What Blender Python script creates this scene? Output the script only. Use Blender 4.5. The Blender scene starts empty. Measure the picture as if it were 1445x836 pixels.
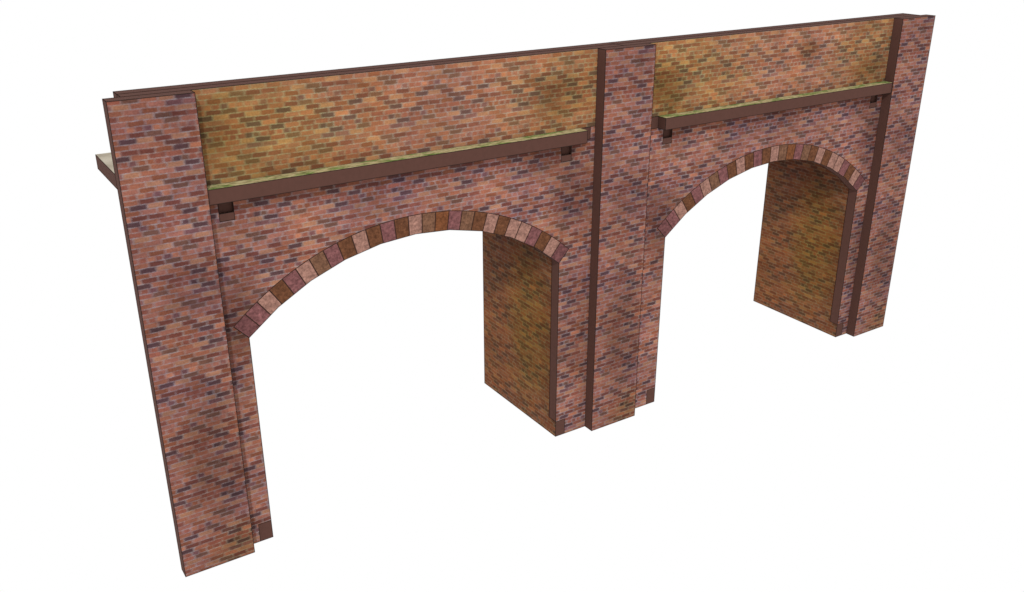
import bpy, bmesh, math
from mathutils import Vector, Matrix

scene = bpy.context.scene
COL = scene.collection

# ------------------------------------------------------------------ measures (1 unit = about 0.75 m of wall)
T = 0.298                                   # board thickness
H = 10.0
PIL = [(-0.677, 0.816), (10.093, 11.587), (20.854, 22.348)]
WL, WM, WR = -0.376, 10.857, 22.072         # wall ends and the joint between the two panels
BAYS = [(1.341, 9.116), (12.558, 20.326)]   # openings
SPRING = 4.93
DECK0, DECK1 = 7.622, 7.944
DECK_Y = 4.722
LIN_Y = 3.58
LEDGE0, LEDGE1 = 7.906, 8.203
TAB0, TABL = 7.463, 7.616
FOOT = 0.448
TILE_W, TILE_H = 1.496, 1.196

FRONT = 1.30                                # light falling on a wall that faces the lamp


def lin(c):
    c = c / 255.0
    return c / 12.92 if c <= 0.04045 else ((c + 0.055) / 1.055) ** 2.4


def alb(r, g, b, k=1.0):
    return (lin(r) / FRONT * k, lin(g) / FRONT * k, lin(b) / FRONT * k, 1.0)


# ------------------------------------------------------------------ node helpers
class NT:
    def __init__(self, tree):
        self.t = tree

    def n(self, kind, **kw):
        nd = self.t.nodes.new(kind)
        for k, v in kw.items():
            setattr(nd, k, v)
        return nd

    def link(self, a, b):
        self.t.links.new(a, b)

    def math(self, op, a, b=None, c=None):
        nd = self.n('ShaderNodeMath', operation=op)
        for i, x in enumerate((a, b, c)):
            if x is None:
                continue
            if isinstance(x, (int, float)):
                nd.inputs[i].default_value = x
            else:
                self.link(x, nd.inputs[i])
        return nd.outputs[0]

    def smooth(self, x, lo, hi, a=0.0, b=1.0):
        nd = self.n('ShaderNodeMapRange', interpolation_type='SMOOTHSTEP')
        self.link(x, nd.inputs['Value'])
        nd.inputs['From Min'].default_value = lo
        nd.inputs['From Max'].default_value = hi
        nd.inputs['To Min'].default_value = a
        nd.inputs['To Max'].default_value = b
        return nd.outputs[0]

    def noise(self, vec, scale, detail=3.0, rough=0.55):
        nd = self.n('ShaderNodeTexNoise')
        nd.inputs['Scale'].default_value = scale
        nd.inputs['Detail'].default_value = detail
        nd.inputs['Roughness'].default_value = rough
        self.link(vec, nd.inputs['Vector'])
        return nd

    def mix(self, fac, a, b, mode='MIX'):
        nd = self.n('ShaderNodeMix', data_type='RGBA', blend_type=mode)
        for s, x in ((nd.inputs[0], fac), (nd.inputs[6], a), (nd.inputs[7], b)):
            if isinstance(x, (int, float)):
                s.default_value = x
            elif isinstance(x, (tuple, list)):
                s.default_value = tuple(x) if len(x) == 4 else tuple(x) + (1.0,)
            else:
                self.link(x, s)
        return nd.outputs[2]

    def ramp(self, fac, stops, interp='CONSTANT'):
        nd = self.n('ShaderNodeValToRGB')
        cr = nd.color_ramp
        cr.interpolation = interp
        while len(cr.elements) < len(stops):
            cr.elements.new(0.5)
        for e, (p, c) in zip(cr.elements, stops):
            e.position = p
        for e, (p, c) in zip(cr.elements, stops):
            e.color = c
        self.link(fac, nd.inputs[0])
        return nd.outputs[0]


def new_mat(name, rough=0.9, spec=0.08):
    m = bpy.data.materials.new(name)
    m.use_nodes = True
    b = m.node_tree.nodes['Principled BSDF']
    b.inputs['Roughness'].default_value = rough
    b.inputs['Specular IOR Level'].default_value = spec
    return m, NT(m.node_tree), b


# ------------------------------------------------------------------ brick bond: two courses of headers in twelve
PAL = {
    'o': (152, 88, 62),
    'O': (172, 102, 70),
    't': (164, 110, 80),
    'p': (156, 94, 76),
    'd': (136, 74, 46),
    'r': (132, 70, 54),
    'R': (114, 59, 47),
    'b': (112, 73, 59),
    'B': (104, 62, 53),
    'n': (90, 60, 62),
    'u': (116, 73, 74),
    'k': (132, 82, 76),
    's': (146, 79, 59),
}
ROWS = [  # colour letters left to right, and where the first joint lies (in whole stretchers)
    ('sOsuOoppks', 0.30), ('RboRo', 0.86), ('ntRtd', 0.30), ('poBRd', 0.86), ('RRdnO', 0.29), ('orsrn', 0.83),
    ('suddrrnbsr', 0.15), ('botns', 0.80), ('topuk', 0.22), ('pdoto', 0.80), ('otbRr', 0.45), ('dobpp', 0.95),
]
MORTAR = (166, 152, 152)


def build_bond():
    g = bpy.data.node_groups.new('brick_bond', 'ShaderNodeTree')
    g.interface.new_socket('UV', in_out='INPUT', socket_type='NodeSocketVector')
    g.interface.new_socket('Color', in_out='OUTPUT', socket_type='NodeSocketColor')
    g.interface.new_socket('Mortar', in_out='OUTPUT', socket_type='NodeSocketFloat')
    q = NT(g)
    gi = q.n('NodeGroupInput')
    go = q.n('NodeGroupOutput')
    wob = q.noise(gi.outputs[0], 5.0, 3.0)
    off = q.n('ShaderNodeVectorMath', operation='MULTIPLY_ADD')
    q.link(wob.outputs['Color'], off.inputs[0])
    off.inputs[1].default_value = (0.070, 0.026, 0)
    q.link(gi.outputs[0], off.inputs[2])
    sp = q.n('ShaderNodeSeparateXYZ')
    q.link(off.outputs[0], sp.inputs[0])
    # brick faces and joints run softly into one another: a fine scatter finer than any pixel
    fine = q.n('ShaderNodeVectorMath', operation='SCALE')
    q.link(gi.outputs[0], fine.inputs[0])
    fine.inputs['Scale'].default_value = 4000.0
    sc = q.n('ShaderNodeTexWhiteNoise', noise_dimensions='2D')
    q.link(fine.outputs[0], sc.inputs['Vector'])
    scs = q.n('ShaderNodeSeparateColor')
    q.link(sc.outputs['Color'], scs.inputs[0])
    u = q.math('ADD', sp.outputs[0], q.math('MULTIPLY_ADD', scs.outputs[0], 0.052, -0.061))
    v = q.math('ADD', sp.outputs[1], q.math('MULTIPLY_ADD', scs.outputs[1], 0.020, -0.023))
    h = TILE_H / 12.0
    rowf = q.math('DIVIDE', v, h)
    row = q.math('FLOOR', rowf)
    fv = q.math('SUBTRACT', rowf, row)
    rr = q.math('FLOORED_MODULO', row, 12.0)
    rfac = q.math('DIVIDE', q.math('ADD', rr, 0.5), 12.0)
    info = q.n('ShaderNodeSeparateColor')
    q.link(q.ramp(rfac, [(i / 12.0, (ph / 5.0, 1.0 if len(s) == 10 else 0.0, 0, 1)) for i, (s, ph) in enumerate(ROWS)]), info.inputs[0])
    t = q.math('FRACT', q.math('SUBTRACT', q.math('DIVIDE', u, TILE_W), info.outputs[0]))
    N = q.math('MULTIPLY_ADD', info.outputs[1], 5.0, 5.0)
    pos = q.math('MULTIPLY', t, N)
    fx = q.math('FRACT', pos)
    bw = q.math('DIVIDE', TILE_W, N)
    dx = q.math('MULTIPLY', q.math('MINIMUM', fx, q.math('SUBTRACT', 1.0, fx)), bw)
    dy = q.math('MULTIPLY', q.math('MINIMUM', fv, q.math('SUBTRACT', 1.0, fv)), h)
    rag = q.noise(gi.outputs[0], 22.0, 3.0)
    jit = q.math('MULTIPLY_ADD', rag.outputs[0], 0.022, -0.011)
    mh = q.smooth(q.math('ADD', dy, jit), 0.000, 0.0145, 1.0, 0.0)
    mv = q.smooth(q.math('ADD', dx, jit), 0.000, 0.022, 1.0, 0.0)
    mort = q.math('MAXIMUM', mh, q.math('MULTIPLY', mv, 0.85))
    col = None
    for i, (s, ph) in enumerate(ROWS):
        c = q.ramp(t, [(k / len(s), alb(*PAL[ch])) for k, ch in enumerate(s)])
        if col is None:
            col = c
        else:
            col = q.mix(q.math('COMPARE', rr, float(i), 0.4), col, c)
    # each brick a little different from its twin one repeat further on
    cell = q.n('ShaderNodeCombineXYZ')
    q.link(q.math('FLOOR', q.math('MULTIPLY', q.math('SUBTRACT', q.math('DIVIDE', u, TILE_W), info.outputs[0]), N)), cell.inputs[0])
    q.link(row, cell.inputs[1])
    wn = q.n('ShaderNodeTexWhiteNoise', noise_dimensions='2D')
    q.link(cell.outputs[0], wn.inputs['Vector'])
    hsv = q.n('ShaderNodeHueSaturation')
    q.link(col, hsv.inputs['Color'])
    q.link(q.math('MULTIPLY_ADD', wn.outputs['Value'], 0.18, 0.91), hsv.inputs['Value'])
    grain = q.noise(gi.outputs[0], 30.0, 4.0, 0.65)
    gcol = q.mix(0.75, hsv.outputs[0], q.ramp(grain.outputs[0], [(0.25, (0.62, 0.60, 0.60, 1)), (0.75, (1.36, 1.34, 1.32, 1))], 'LINEAR'), 'MULTIPLY')
    mcol = q.mix(rag.outputs[0], alb(*MORTAR, 0.85), alb(*MORTAR, 1.15))
    mstr = q.noise(gi.outputs[0], 7.0, 3.0)
    mfac = q.math('MULTIPLY', mort, q.smooth(mstr.outputs[0], 0.32, 0.64, 0.28, 1.0))
    q.link(q.mix(mfac, gcol, mcol), go.inputs[0])
    q.link(mort, go.inputs[1])
    return g


BOND = build_bond()


def brick_mat(name, tint=(1, 1, 1), stains_and_shade=(), mottling=0.30, sat=0.90, film=None):
    """stains: (u, v, half width, half height, strength, colour factor) soft patches of weathering and painted shade placed on the wall."""
    m, q, b = new_mat(name)
    uv = q.n('ShaderNodeUVMap', uv_map='bond')
    pl = q.n('ShaderNodeUVMap', uv_map='place')
    g = q.n('ShaderNodeGroup')
    g.node_tree = BOND
    q.link(uv.outputs[0], g.inputs[0])
    col = q.mix(1.0, g.outputs[0], tint, 'MULTIPLY')
    big = q.noise(pl.outputs[0], 0.75, 4.0, 0.55)
    col = q.mix(mottling, col, q.ramp(big.outputs[0], [(0.30, (0.45, 0.42, 0.42, 1)), (0.5, (1, 1, 1, 1)), (0.72, (1.42, 1.36, 1.34, 1))], 'LINEAR'), 'MULTIPLY')
    mp = q.n('ShaderNodeMapping')
    mp.inputs['Scale'].default_value = (2.2, 7.0, 1.0)
    q.link(pl.outputs[0], mp.inputs[0])
    streak = q.noise(mp.outputs[0], 1.0, 3.0, 0.6)
    col = q.mix(0.5, col, q.ramp(streak.outputs[0], [(0.3, (0.62, 0.60, 0.62, 1)), (0.5, (1, 1, 1, 1)), (0.7, (1.34, 1.34, 1.34, 1))], 'LINEAR'), 'MULTIPLY')
    hue = q.noise(pl.outputs[0], 0.9, 3.0, 0.6)
    col = q.mix(1.0, col, q.ramp(hue.outputs[1], [(0.32, (0.90, 0.90, 1.10, 1)), (0.5, (1, 1, 1, 1)), (0.68, (1.16, 1.05, 0.82, 1))], 'LINEAR'), 'MULTIPLY')
    if film:                                                     # lichen film that evens out the darkest bricks
        col = q.mix(film[0], col, film[1])
    if stains_and_shade:
        wob = q.noise(pl.outputs[0], 1.1, 4.0, 0.6)
        sp = q.n('ShaderNodeSeparateXYZ')
        q.link(pl.outputs[0], sp.inputs[0])
        for (cu, cv, ru, rv, st, fac) in stains_and_shade:
            a = q.math('DIVIDE', q.math('SUBTRACT', sp.outputs[0], cu), ru)
            c = q.math('DIVIDE', q.math('SUBTRACT', sp.outputs[1], cv), rv)
            r = q.math('SQRT', q.math('ADD', q.math('MULTIPLY', a, a), q.math('MULTIPLY', c, c)))
            r = q.math('ADD', r, q.math('MULTIPLY_ADD', wob.outputs[0], 1.0, -0.5))
            f = q.smooth(r, 0.25, 1.15, st, 0.0)
            col = q.mix(f, col, fac, 'MULTIPLY')
    hs = q.n('ShaderNodeHueSaturation')
    hs.inputs['Saturation'].default_value = sat
    q.link(col, hs.inputs['Color'])
    q.link(hs.outputs[0], b.inputs['Base Color'])
    bp = q.n('ShaderNodeBump')
    bp.inputs['Strength'].default_value = 0.25
    bp.inputs['Distance'].default_value = 0.01
    q.link(q.math('SUBTRACT', 1.0, g.outputs[1]), bp.inputs['Height'])
    q.link(bp.outputs[0], b.inputs['Normal'])
    return m


def board_mat():
    m, q, b = new_mat('brown_board')
    tc = q.n('ShaderNodeTexCoord')
    nz = q.noise(tc.outputs['Object'], 9.0, 5.0, 0.6)
    col = q.ramp(nz.outputs[0], [(0.3, alb(88, 60, 52)), (0.7, alb(93, 63, 55))], 'LINEAR')
    q.link(col, b.inputs['Base Color'])
    return m


def edge_mat():
    m, q, b = new_mat('scorched_edge', 1.0, 0.0)
    b.inputs['Base Color'].default_value = (0.022, 0.015, 0.013, 1)
    return m


def stone_mat(name, rgb):
    m, q, b = new_mat(name)
    uv = q.n('ShaderNodeUVMap', uv_map='place')
    nz = q.noise(uv.outputs[0], 7.0, 5.0, 0.65)
    n2 = q.noise(uv.outputs[0], 17.0, 4.0, 0.7)
    base = alb(*rgb)
    col = q.mix(1.0, base, q.ramp(nz.outputs[0], [(0.28, (0.58, 0.56, 0.56, 1)), (0.72, (1.34, 1.32, 1.3, 1))], 'LINEAR'), 'MULTIPLY')
    col = q.mix(0.85, col, q.ramp(n2.outputs[0], [(0.3, (0.45, 0.43, 0.42, 1)), (0.7, (1.4, 1.4, 1.4, 1))], 'LINEAR'), 'MULTIPLY')
    q.link(col, b.inputs['Base Color'])
    bp = q.n('ShaderNodeBump')
    bp.inputs['Strength'].default_value = 0.6
    bp.inputs['Distance'].default_value = 0.02
    q.link(nz.outputs[0], bp.inputs['Height'])
    q.link(bp.outputs[0], b.inputs['Normal'])
    return m


def moss_mat():
    m, q, b = new_mat('mossy_stone')
    tc = q.n('ShaderNodeUVMap', uv_map='place')
    mp = q.n('ShaderNodeMapping')
    mp.inputs['Scale'].default_value = (1.0, 2.2, 1)
    mp.inputs['Rotation'].default_value = (0, 0, 0.5)
    q.link(tc.outputs[0], mp.inputs[0])
    a = q.noise(mp.outputs[0], 1.3, 5.0, 0.7)
    f = q.noise(mp.outputs[0], 6.0, 4.0, 0.65)
    stone = q.ramp(f.outputs[0], [(0.25, alb(96, 84, 56)), (0.5, alb(182, 168, 122)), (0.75, alb(214, 204, 162))], 'LINEAR')
    moss = q.ramp(f.outputs[0], [(0.25, alb(58, 76, 30)), (0.5, alb(110, 134, 66)), (0.75, alb(162, 172, 108))], 'LINEAR')
    q.link(q.mix(q.smooth(a.outputs[0], 0.47, 0.60, 0.0, 0.95), stone, moss), b.inputs['Base Color'])
    return m


def concrete_mat():
    m, q, b = new_mat('pale_concrete')
    tc = q.n('ShaderNodeTexCoord')
    a = q.noise(tc.outputs['Object'], 1.6, 5.0, 0.6)
    q.link(q.ramp(a.outputs[0], [(0.3, alb(150, 138, 120)), (0.55, alb(186, 176, 158)), (0.75, alb(200, 192, 174))], 'LINEAR'), b.inputs['Base Color'])
    return m


M_BOARD = board_mat()
M_EDGE = edge_mat()
GRIME = (0.50, 0.46, 0.44)
OCHRE = (0.92, 1.05, 0.58)
M_PIL = brick_mat('brick_pilaster', (0.86, 0.86, 0.88), [
    (0.95, 2.6, 1.0, 2.2, 0.75, (0.60, 0.56, 0.54)),
    (0.9, 6.3, 1.2, 0.9, 0.55, (0.66, 0.62, 0.6)),
    (1.35, 0.25, 0.9, 0.85, 0.9, (0.86, 0.80, 0.42)),
    (0.75, 9.8, 1.5, 1.0, 0.45, (0.70, 0.64, 0.62))], 0.38)


def facade_mat(x0, x1, name):
    mid = (x0 + x1) / 2
    return brick_mat(name, (0.96, 0.97, 0.99), [
        (x0 - 0.2, 5.3, 0.9, 1.3, 0.85, GRIME), (x1 + 0.3, 6.5, 0.8, 1.4, 0.7, GRIME),
        (x1 - 0.3, 7.6, 0.9, 0.6, 0.6, GRIME), (x0 + 0.1, 7.4, 0.6, 0.7, 0.4, GRIME),
        (x1 + 0.5, 3.0, 0.7, 1.6, 0.5, GRIME), (mid, 7.4, 2.6, 0.5, 0.2, GRIME)], 0.38)


def parapet_mat(x0, x1, name, dark):
    return brick_mat(name, (1.14, 1.17, 0.98), [
        (x0 + 0.6, 9.0, 3.6, 2.0, 1.0, OCHRE), (x1 - 0.2, 9.0, 3.0, 2.0, 0.75, OCHRE)] + dark, 0.36, film=(0.14, alb(150, 114, 78)), sat=0.93)


M_FAC = [facade_mat(*BAYS[0], 'brick_facade'), facade_mat(*BAYS[1], 'brick_facade_second_bay')]
M_PAR = [parapet_mat(0.8, 10.1, 'brick_parapet', [
            (1.0, 9.2, 0.9, 0.9, 0.75, (0.62, 0.58, 0.46)), (4.0, 9.75, 1.3, 0.35, 0.5, (0.62, 0.56, 0.46)),
            (9.0, 9.0, 1.0, 0.7, 0.7, (0.55, 0.5, 0.36)), (3.2, 8.35, 1.7, 0.5, 0.5, (0.7, 0.64, 0.5))]),
         parapet_mat(11.6, 20.9, 'brick_parapet_second_bay', [
            (12.2, 8.9, 1.0, 0.7, 0.9, (0.55, 0.5, 0.36)), (17.3, 9.4, 0.5, 0.4, 0.8, (0.55, 0.5, 0.36)),
            (19.9, 8.7, 1.0, 0.5, 0.8, (0.6, 0.54, 0.4)), (19.6, 9.8, 0.9, 0.3, 0.6, (0.6, 0.54, 0.4))])]
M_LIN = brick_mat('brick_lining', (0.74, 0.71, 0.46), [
    (-1.3, 2.7, 1.2, 2.9, 1.0, (0.98, 1.10, 0.54)), (-2.9, 1.4, 1.2, 1.6, 0.7, (1.05, 0.95, 0.7)),
    (-2.2, 5.4, 2.6, 1.6, 0.9, (0.60, 0.52, 0.60)), (-0.4, 2.4, 0.5, 2.6, 0.6, (0.72, 0.66, 0.42))], 0.3, film=(0.24, alb(120, 82, 50)), sat=0.95)  # the broad upper patch paints the deck's shade into the brick colour
M_BACK = brick_mat('brick_back', (0.97, 0.94, 0.95))
STONES = {k: stone_mat('voussoir_' + n, c) for k, n, c in [
    ('M', 'mauve', (128, 84, 84)), ('D', 'dark_mauve', (114, 74, 74)), ('P', 'pink', (160, 120, 107)),
    ('B', 'brown', (108, 70, 48)), ('T', 'tan', (122, 88, 68)), ('R', 'rust', (122, 76, 48))]}
M_MOSS = moss_mat()
M_JOINT = new_mat('joint_soot', 1.0, 0.0)[0]
M_JOINT.node_tree.nodes['Principled BSDF'].inputs['Base Color'].default_value = alb(62, 44, 38)
M_CONC = concrete_mat()


# ------------------------------------------------------------------ mesh helpers
class Build:
    """Collects faces with a material and planar brick coordinates, then links them as one mesh object."""
    def __init__(self):
        self.bm = bmesh.new()
        self.uv = self.bm.loops.layers.uv.new('bond')
        self.pl = self.bm.loops.layers.uv.new('place')
        self.mats = []

    def slot(self, m):
        if m not in self.mats:
            self.mats.append(m)
        return self.mats.index(m)

    def face(self, pts, mat, bond=None, place=None, facing=None):
        vs = [self.bm.verts.new(p) for p in pts]
        f = self.bm.faces.new(vs)
        f.normal_update()
        if facing is not None and f.normal.dot(Vector(facing)) < 0:
            f.normal_flip()
        f.material_index = self.slot(mat)
        for l in f.loops:
            p = l.vert.co
            l[self.pl].uv = place(p) if place else (p.x, p.y)
            l[self.uv].uv = bond(p) if bond else (p.x, p.z)
        return f

    def bar(self, p, q, r=0.0048):
        p, q = Vector(p), Vector(q)
        d = (q - p).normalized()
        a = d.orthogonal().normalized() if max(abs(d.x), abs(d.y), abs(d.z)) < 0.999 else (Vector((0, 1, 0)) if abs(d.y) < 0.5 else Vector((1, 0, 0)))
        b = d.cross(a).normalized()
        p = p - d * r
        q = q + d * r
        rings = [[e + (a * s + b * t) * r for s, t in ((-1, -1), (1, -1), (1, 1), (-1, 1))] for e in (p, q)]
        for i in range(4):
            j = (i + 1) % 4
            self.face([rings[0][i], rings[0][j], rings[1][j], rings[1][i]], M_EDGE)
        self.face(rings[0][::-1], M_EDGE)
        self.face(rings[1], M_EDGE)

    def box(self, x0, x1, y0, y1, z0, z1, mat, special=None, edges=True, skip=()):
        """special: {'-y': (material, bond, place)}"""
        sp = special or {}
        c = [(x, y, z) for x in (x0, x1) for y in (y0, y1) for z in (z0, z1)]
        sides = {'-x': ((0, 1, 3, 2), (-1, 0, 0)), '+x': ((4, 5, 7, 6), (1, 0, 0)), '-y': ((0, 1, 5, 4), (0, -1, 0)),
                 '+y': ((2, 3, 7, 6), (0, 1, 0)), '-z': ((0, 2, 6, 4), (0, 0, -1)), '+z': ((1, 3, 7, 5), (0, 0, 1))}
        for k, (ix, nrm) in sides.items():
            if k in skip:
                continue
            m, bd, pc = sp.get(k, (mat, None, None))
            self.face([c[i] for i in ix], m, bd, pc, nrm)
        if edges:
            for i, j in ((0, 1), (0, 2), (0, 4), (1, 3), (1, 5), (2, 3), (2, 6), (3, 7), (4, 5), (4, 6), (5, 7), (6, 7)):
                self.bar(c[i], c[j])

    def done(self, name, parent=None, label=None):
        xs = [v.co for v in self.bm.verts]
        o = Vector(((min(p.x for p in xs) + max(p.x for p in xs)) / 2, (min(p.y for p in xs) + max(p.y for p in xs)) / 2, min(p.z for p in xs)))
        for v in self.bm.verts:
            v.co -= o
        me = bpy.data.meshes.new(name)
        self.bm.to_mesh(me)
        self.bm.free()
        for m in self.mats:
            me.materials.append(m)
        ob = bpy.data.objects.new(name, me)
        COL.objects.link(ob)
        ob['_at'] = o[:]
        if parent is not None:
            po = Vector(parent['_at'])
            ob.parent = parent
            ob.location = o - po
        else:
            ob.location = o
        if label:
            ob['label'] = label
        return ob


def front(x0, top):
    return lambda p: (p.x - x0, top - p.z)


def side(sign, u0, top):
    return lambda p: (sign * p.y - u0, top - p.z)


def place_front(p):
    return (p.x, p.z)


# ------------------------------------------------------------------ the viaduct
root = bpy.data.objects.new('brick_viaduct', None)
COL.objects.link(root)
root.location = (WM, 1.8, 0)
root['_at'] = (WM, 1.8, 0)
root.empty_display_size = 0.5
root['label'] = 'red brick viaduct section with two segmental arches, three flat pilasters and mossy ledges'
root['category'] = 'viaduct'

# pilasters
for (a, b) in PIL:
    k = Build()
    k.box(a, b, -T, 0, 0, H, M_BOARD, {'-y': (M_PIL, front(a, 9.526), lambda p, a=a: (p.x - a, p.z))})
    k.done('pilaster', root)

# facade panels and arch rings
CZ = 0.605
ANG = [math.radians(180 - (48 + 84.0 * i / 10)) for i in range(11)]       # left to right
RIN = 5.8095
CZ2, ROUT = 0.672, 6.196
NV = 27
SEQ = 'DMPBMPTMBPBMBPTRMTBPBPPMBPD'


def ring_geometry(xl, xr):
    cx = (xl + xr) / 2
    rx = (xr - xl) / 2 / math.sin(math.radians(42))                        # exact to the opening
    inner = [(cx - rx * math.cos(math.radians(48 + 8.4 * i)), CZ + (SPRING - CZ) * math.sin(math.radians(48 + 8.4 * i)) / math.sin(math.radians(48))) for i in range(11)]
    return cx, inner


def seg_hit(cx, cz, a, pts):
    """where the ray from (cx, cz) at angle a meets the polyline"""
    d = (math.cos(a), math.sin(a))
    best = None
    for (x0, z0), (x1, z1) in zip(pts, pts[1:]):
        ex, ez = x1 - x0, z1 - z0
        det = d[0] * (-ez) - d[1] * (-ex)
        if abs(det) < 1e-9:
            continue
        rx, rz = x0 - cx, z0 - cz
        t = (rx * (-ez) - rz * (-ex)) / det
        s = (d[0] * rz - d[1] * rx) / det
        if -1e-6 <= s <= 1 + 1e-6 and t > 0:
            return (cx + d[0] * t, cz + d[1] * t)
    e = min((pts[0], pts[-1]), key=lambda p: abs(math.atan2(p[1] - cz, p[0] - cx) - a))
    return e


def outer_pts(cx, n=54):
    a0, a1 = math.radians(132.4), math.radians(47.6)
    return [(cx + ROUT * math.cos(a0 + (a1 - a0) * i / n), CZ2 + ROUT * math.sin(a0 + (a1 - a0) * i / n)) for i in range(n + 1)]


def lerp_poly(pts, x):
    for (x0, z0), (x1, z1) in zip(pts, pts[1:]):
        if x0 - 1e-9 <= x <= x1 + 1e-9:
            return z0 + (z1 - z0) * (x - x0) / (x1 - x0)


for bay, (xl, xr) in enumerate(BAYS):
    X0, X1 = (WL, WM) if bay == 0 else (WM, WR)
    cx, inner = ring_geometry(xl, xr)
    outer = outer_pts(cx)
    ol, orr = outer[0], outer[-1]
    tl = (ol[0], xl)                       # left tab columns run from the ring's shoulder to the jamb
    tr = (xr, orr[0])
    ends = (0.816, 9.952) if bay == 0 else (11.75, 20.854)                # the ledge plate shows between these
    bx0, btop = (5.25, 8.14) if bay == 0 else (13.485, 8.14)
    bond = front(bx0, btop)
    k = Build()
    xs = sorted(set([round(x, 6) for x in [X0, X1, ends[0], ends[1], tl[0], tl[1], tr[0], tr[1]] + [p[0] for p in outer] if X0 - 1e-6 <= x <= X1 + 1e-6]))
    for x0, x1 in zip(xs, xs[1:]):
        xm = (x0 + x1) / 2
        if xm < tl[0] or xm > tr[1]:
            stacks = [[(0, 0), (FOOT, FOOT), (ol[1], ol[1]), (TAB0, TAB0), (LEDGE0, LEDGE0)]]
        else:
            up0, up1 = lerp_poly(outer, max(x0, ol[0])), lerp_poly(outer, min(x1, orr[0]))
            stacks = [[(up0, up1), (TAB0, TAB0), (LEDGE0, LEDGE0)]]
            if xm < tl[1]:
                e = lambda x: ol[1] + (SPRING - ol[1]) * (x - ol[0]) / (xl - ol[0])
                stacks.append([(0, 0), (FOOT, FOOT), (e(x0), e(x1))])
            elif xm > tr[0]:
                e = lambda x: SPRING + (orr[1] - SPRING) * (x - xr) / (orr[0] - xr)
                stacks.append([(0, 0), (FOOT, FOOT), (e(x0), e(x1))])
        if xm < ends[0] or xm > ends[1]:
            stacks[0].append((LEDGE1, LEDGE1))
        tabcol = (tl[0] < xm < tl[1]) or (tr[0] < xm < tr[1])
        for st in stacks:
            for (b0, b1), (t0, t1) in zip(st, st[1:]):
                if tabcol and (abs(b0) < 1e-6 or abs(b0 - TAB0) < 1e-6):   # slots for the lining tabs
                    continue
                k.face([(x0, 0, b0), (x1, 0, b1), (x1, 0, t1), (x0, 0, t0)], M_FAC[bay], bond, place_front, (0, -1, 0))
    bm = k.bm
    bmesh.ops.remove_doubles(bm, verts=bm.verts[:], dist=1e-4)
    fr = bm.faces[:]
    bi = k.slot(M_BOARD)
    backi = k.slot(M_BACK)
    bound = [e for e in bm.edges if len(e.link_faces) == 1]
    lines = [(e.verts[0].co.copy(), e.verts[1].co.copy()) for e in bound]
    for e in bound:                                                        # board edges, 3 mm ply seen end on
        a, b = e.verts[0].co, e.verts[1].co
        f0 = e.link_faces[0].calc_center_median()
        m = (a + b) / 2
        out = (m - f0)
        out.y = 0
        n = Vector(((b - a).z, 0, -(b - a).x))
        if n.dot(out) < 0:
            n = -n
        k.face([a.copy(), b.copy(), b + Vector((0, T, 0)), a + Vector((0, T, 0))], M_BOARD, None, None, n)
    for f in fr:
        k.face([v.co + Vector((0, T, 0)) for v in f.verts], M_BOARD, bond, place_front, (0, 1, 0))
    def on_outer(p):
        return p.z > ol[1] - 1e-3 and abs(math.hypot(p.x - cx, p.z - CZ2) - ROUT) < 2e-3
    for a, b in lines:
        if on_outer(a) and on_outer(b):
            continue
        k.bar(a, b)
    for xj in (xl, xr):
        k.bar((xj, T, FOOT), (xj, T, SPRING))
    k.done('facade_panel', root)

    # ring of voussoirs: 27 stones of five colours with dark joints
    r = Build()
    a0, a1 = math.radians(132.4), math.radians(47.6)
    jw = 0.0021
    brk = []
    for i in range(NV):
        s = a0 + (a1 - a0) * i / NV
        e = a0 + (a1 - a0) * (i + 1) / NV
        brk.append((s, s - jw, 'J'))
        brk.append((s - jw, e + jw, SEQ[i]))
        brk.append((e + jw, e, 'J'))
    def inn(a):
        if a >= a0 - 1e-6:
            return (xl, SPRING)
        if a <= a1 + 1e-6:
            return (xr, SPRING)
        return seg_hit(cx, CZ2, a, inner)
    def outp(a, rad=ROUT):
        return (cx + rad * math.cos(a), CZ2 + rad * math.sin(a))
    kinks = [math.atan2(z - CZ2, x - cx) for x, z in inner]
    for (s, e, ch) in brk:
        cuts = [s] + sorted([kk for kk in kinks if e + 1e-5 < kk < s - 1e-5], reverse=True) + [e]
        lo = [inn(a) for a in cuts]
        hi = [outp(a, ROUT - 0.016) for a in (e, s)]
        mat = M_JOINT if ch == 'J' else STONES[ch]
        y = 0.0 if ch == 'J' else -0.002
        r.face([(x, y, z) for x, z in lo + hi], mat, None, place_front, (0, -1, 0))
        up = [outp(s), outp(e)]
        r.face([(x, -0.001, z) for x, z in [hi[1], hi[0], up[1], up[0]]], M_JOINT, None, None, (0, -1, 0))
        r.face([(x, T, z) for x, z in lo + [up[1], up[0]]], M_BOARD, None, None, (0, 1, 0))
    for (xa, za), (xb, zb) in zip(inner, inner[1:]):
        n = Vector((za - zb, 0, xb - xa))
        r.face([(xa, -0.002, za), (xb, -0.002, zb), (xb, T, zb), (xa, T, za)], M_BOARD, None, None, (cx - (xa + xb) / 2, 0, CZ2 - (za + zb) / 2))
        r.bar((xa, 0, za), (xb, 0, zb), 0.005)
        r.bar((xa, T, za), (xb, T, zb), 0.005)
    r.done('arch_ring', root)

    # ledge under the parapet: a plate let into the wall and a projecting string course on it
    la, lb = (0.822, 9.653) if bay == 0 else (12.07, 20.850)
    s = Build()
    s.box(la, lb, -0.277, -0.003, LEDGE0, LEDGE1 - 0.006, M_BOARD)
    led = s.done('ledge', root)
    p = Build()
    p.box(ends[0] + 0.004, ends[1] - 0.004, -0.003, T, LEDGE0 + 0.002, LEDGE1 - 0.004, M_BOARD)
    p.done('mounting_plate', led)
    mo = Build()
    mo.box(la + 0.002, lb - 0.002, -0.275, -0.004, LEDGE1 - 0.006, LEDGE1 + 0.002, M_MOSS, edges=False)
    mo.done('mossy_top', led)

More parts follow.
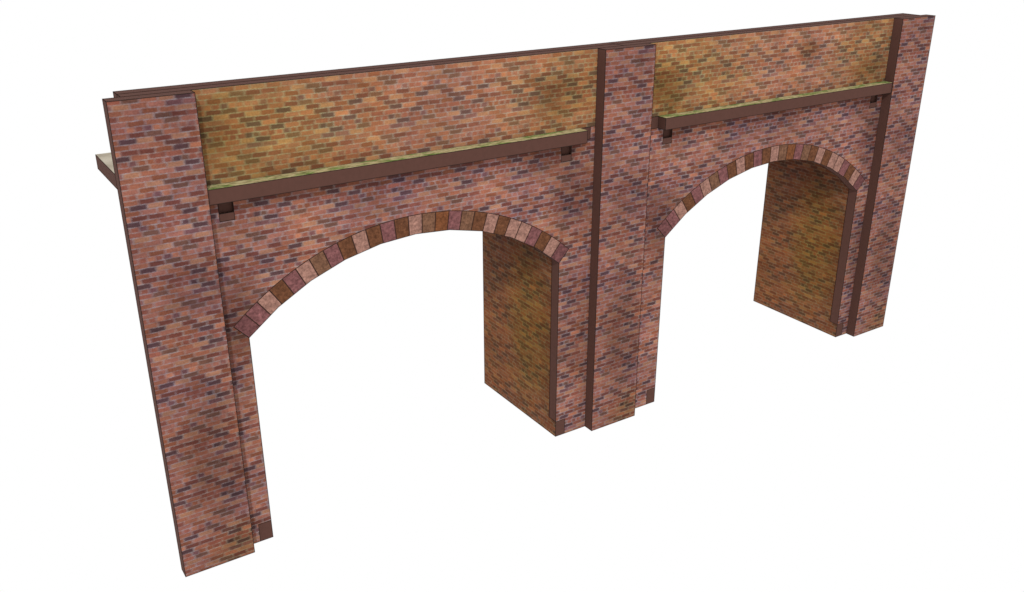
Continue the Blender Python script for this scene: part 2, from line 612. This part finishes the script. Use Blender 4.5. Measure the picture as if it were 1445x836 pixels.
    # parapet and the second board behind it
    px0, ptop = (5.262, 9.696) if bay == 0 else (14.672, 9.692)
    q = Build()
    q.box(X0, X1, 0, T, LEDGE1, H, M_BOARD, {'-y': (M_PAR[bay], front(px0, ptop), place_front)})
    q.done('parapet', root)
    q = Build()
    q.box(X0, X1, T, 2 * T, DECK1 + 0.01, H, M_BOARD, {'+y': (M_BACK, front(px0, ptop), place_front)})
    q.done('parapet_backing', root)

    # linings of the two piers, each with a tab through the wall at foot and head
    for sgn, xj in ((-1, xl), (1, xr)):
        xa, xb = (xj - T, xj) if sgn < 0 else (xj, xj + T)
        ta, tb = tl if sgn < 0 else tr
        fc = '+x' if sgn < 0 else '-x'
        bs = side(-1, -1.07, 5.537) if sgn > 0 else side(1, 0.4, 5.537)
        pc = lambda p: (-p.y, p.z)
        L = Build()
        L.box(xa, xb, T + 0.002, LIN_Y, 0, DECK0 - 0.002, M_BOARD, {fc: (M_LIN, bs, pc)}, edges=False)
        for y in (T + 0.002, LIN_Y):
            for x in (xa, xb):
                L.bar((x, y, FOOT if y < 1 else 0), (x, y, DECK0))
        for x in (xa, xb):
            L.bar((x, T, 0), (x, LIN_Y, 0))
        L.bar((xa, LIN_Y, 0), (xb, LIN_Y, 0))
        lo = L.done('pier_lining', root)
        tb_ = Build()
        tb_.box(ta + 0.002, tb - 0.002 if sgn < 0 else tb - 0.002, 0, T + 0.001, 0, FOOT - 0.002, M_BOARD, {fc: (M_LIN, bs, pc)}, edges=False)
        for x in (ta, tb):
            tb_.bar((x, 0, 0), (x, 0, FOOT))
        tb_.bar((ta, 0, FOOT), (tb, 0, FOOT))
        tb_.bar((ta, 0, 0), (tb, 0, 0))
        tb_.bar((xj, 0, 0), (xj, T, 0))
        tb_.bar((xj, 0, FOOT), (xj, T, FOOT))
        tb_.done('foot_tab', lo)
        tb_ = Build()
        tb_.box(ta + 0.002, tb - 0.002, 0, T + 0.001, TAB0 + 0.002, TABL, M_BOARD, edges=False)
        tb_.box(ta + 0.002, tb - 0.002, 0.07, T, TABL, LEDGE0, M_BOARD, edges=False)  # upper step set back so its depth imitates the ledge's cast shadow
        tb_.bar((ta, 0, TABL), (tb, 0, TABL), 0.004)
        tb_.done('head_tab', lo)

# deck carried on the linings, running back behind the parapet
d = Build()
d.box(-0.2, 21.9, T + 0.003, DECK_Y, DECK0, DECK1 - 0.004, M_BOARD)
dk = d.done('deck', root)
d = Build()
d.box(-0.196, 21.896, 2 * T + 0.004, DECK_Y - 0.004, DECK1 - 0.004, DECK1 + 0.003, M_CONC, edges=False)
d.done('concrete_surface', dk)

for o in list(bpy.data.objects):
    if '_at' in o:
        del o['_at']

# ------------------------------------------------------------------ light: an even white studio and one distant lamp
w = bpy.data.worlds.new('World')
scene.world = w
w.use_nodes = True
bg = w.node_tree.nodes['Background']
bg.inputs[0].default_value = (1, 1, 1, 1)
bg.inputs[1].default_value = 1.0

DIST = 160.0
SIZE = 8.0
ld = bpy.data.lights.new('lamp', 'AREA')
ld.shape = 'DISK'
ld.size = SIZE
LAMP = 0.62                                                  # irradiance over pi, facing the lamp
ld.energy = LAMP * math.pi * math.pi * DIST * DIST
lo = bpy.data.objects.new('lamp', ld)
COL.objects.link(lo)
way = Vector((0.173, 0.296, -0.29)).normalized()
aim = Vector((WM, 0, 5))
lo.location = aim - way * DIST
lo.rotation_euler = way.to_track_quat('-Z', 'Y').to_euler()

# ------------------------------------------------------------------ camera
cd = bpy.data.cameras.new('camera')
cam = bpy.data.objects.new('camera', cd)
COL.objects.link(cam)
cd.sensor_fit = 'HORIZONTAL'
cd.sensor_width = 36.0
cd.lens = 36.0 * 1329.537 / 1445.0
cd.clip_end = 1000
yaw, pitch, roll = math.radians(-33.206), math.radians(-22.954), math.radians(-0.018)
fw = Vector((-math.sin(yaw) * math.cos(pitch), math.cos(yaw) * math.cos(pitch), math.sin(pitch)))
rt = Vector((math.cos(yaw), math.sin(yaw), 0))
up = rt.cross(fw)
R = Matrix((rt, up, -fw)).transposed().to_4x4()
cam.matrix_world = Matrix.Translation((-3.674, -17.434, 13.197)) @ R
scene.camera = cam

scene.view_settings.view_transform = 'Standard'
scene.view_settings.look = 'None'
scene.view_settings.exposure = 0
scene.view_settings.gamma = 1
scene.view_settings.use_curve_mapping = False
scene.cycles.max_bounces = 6
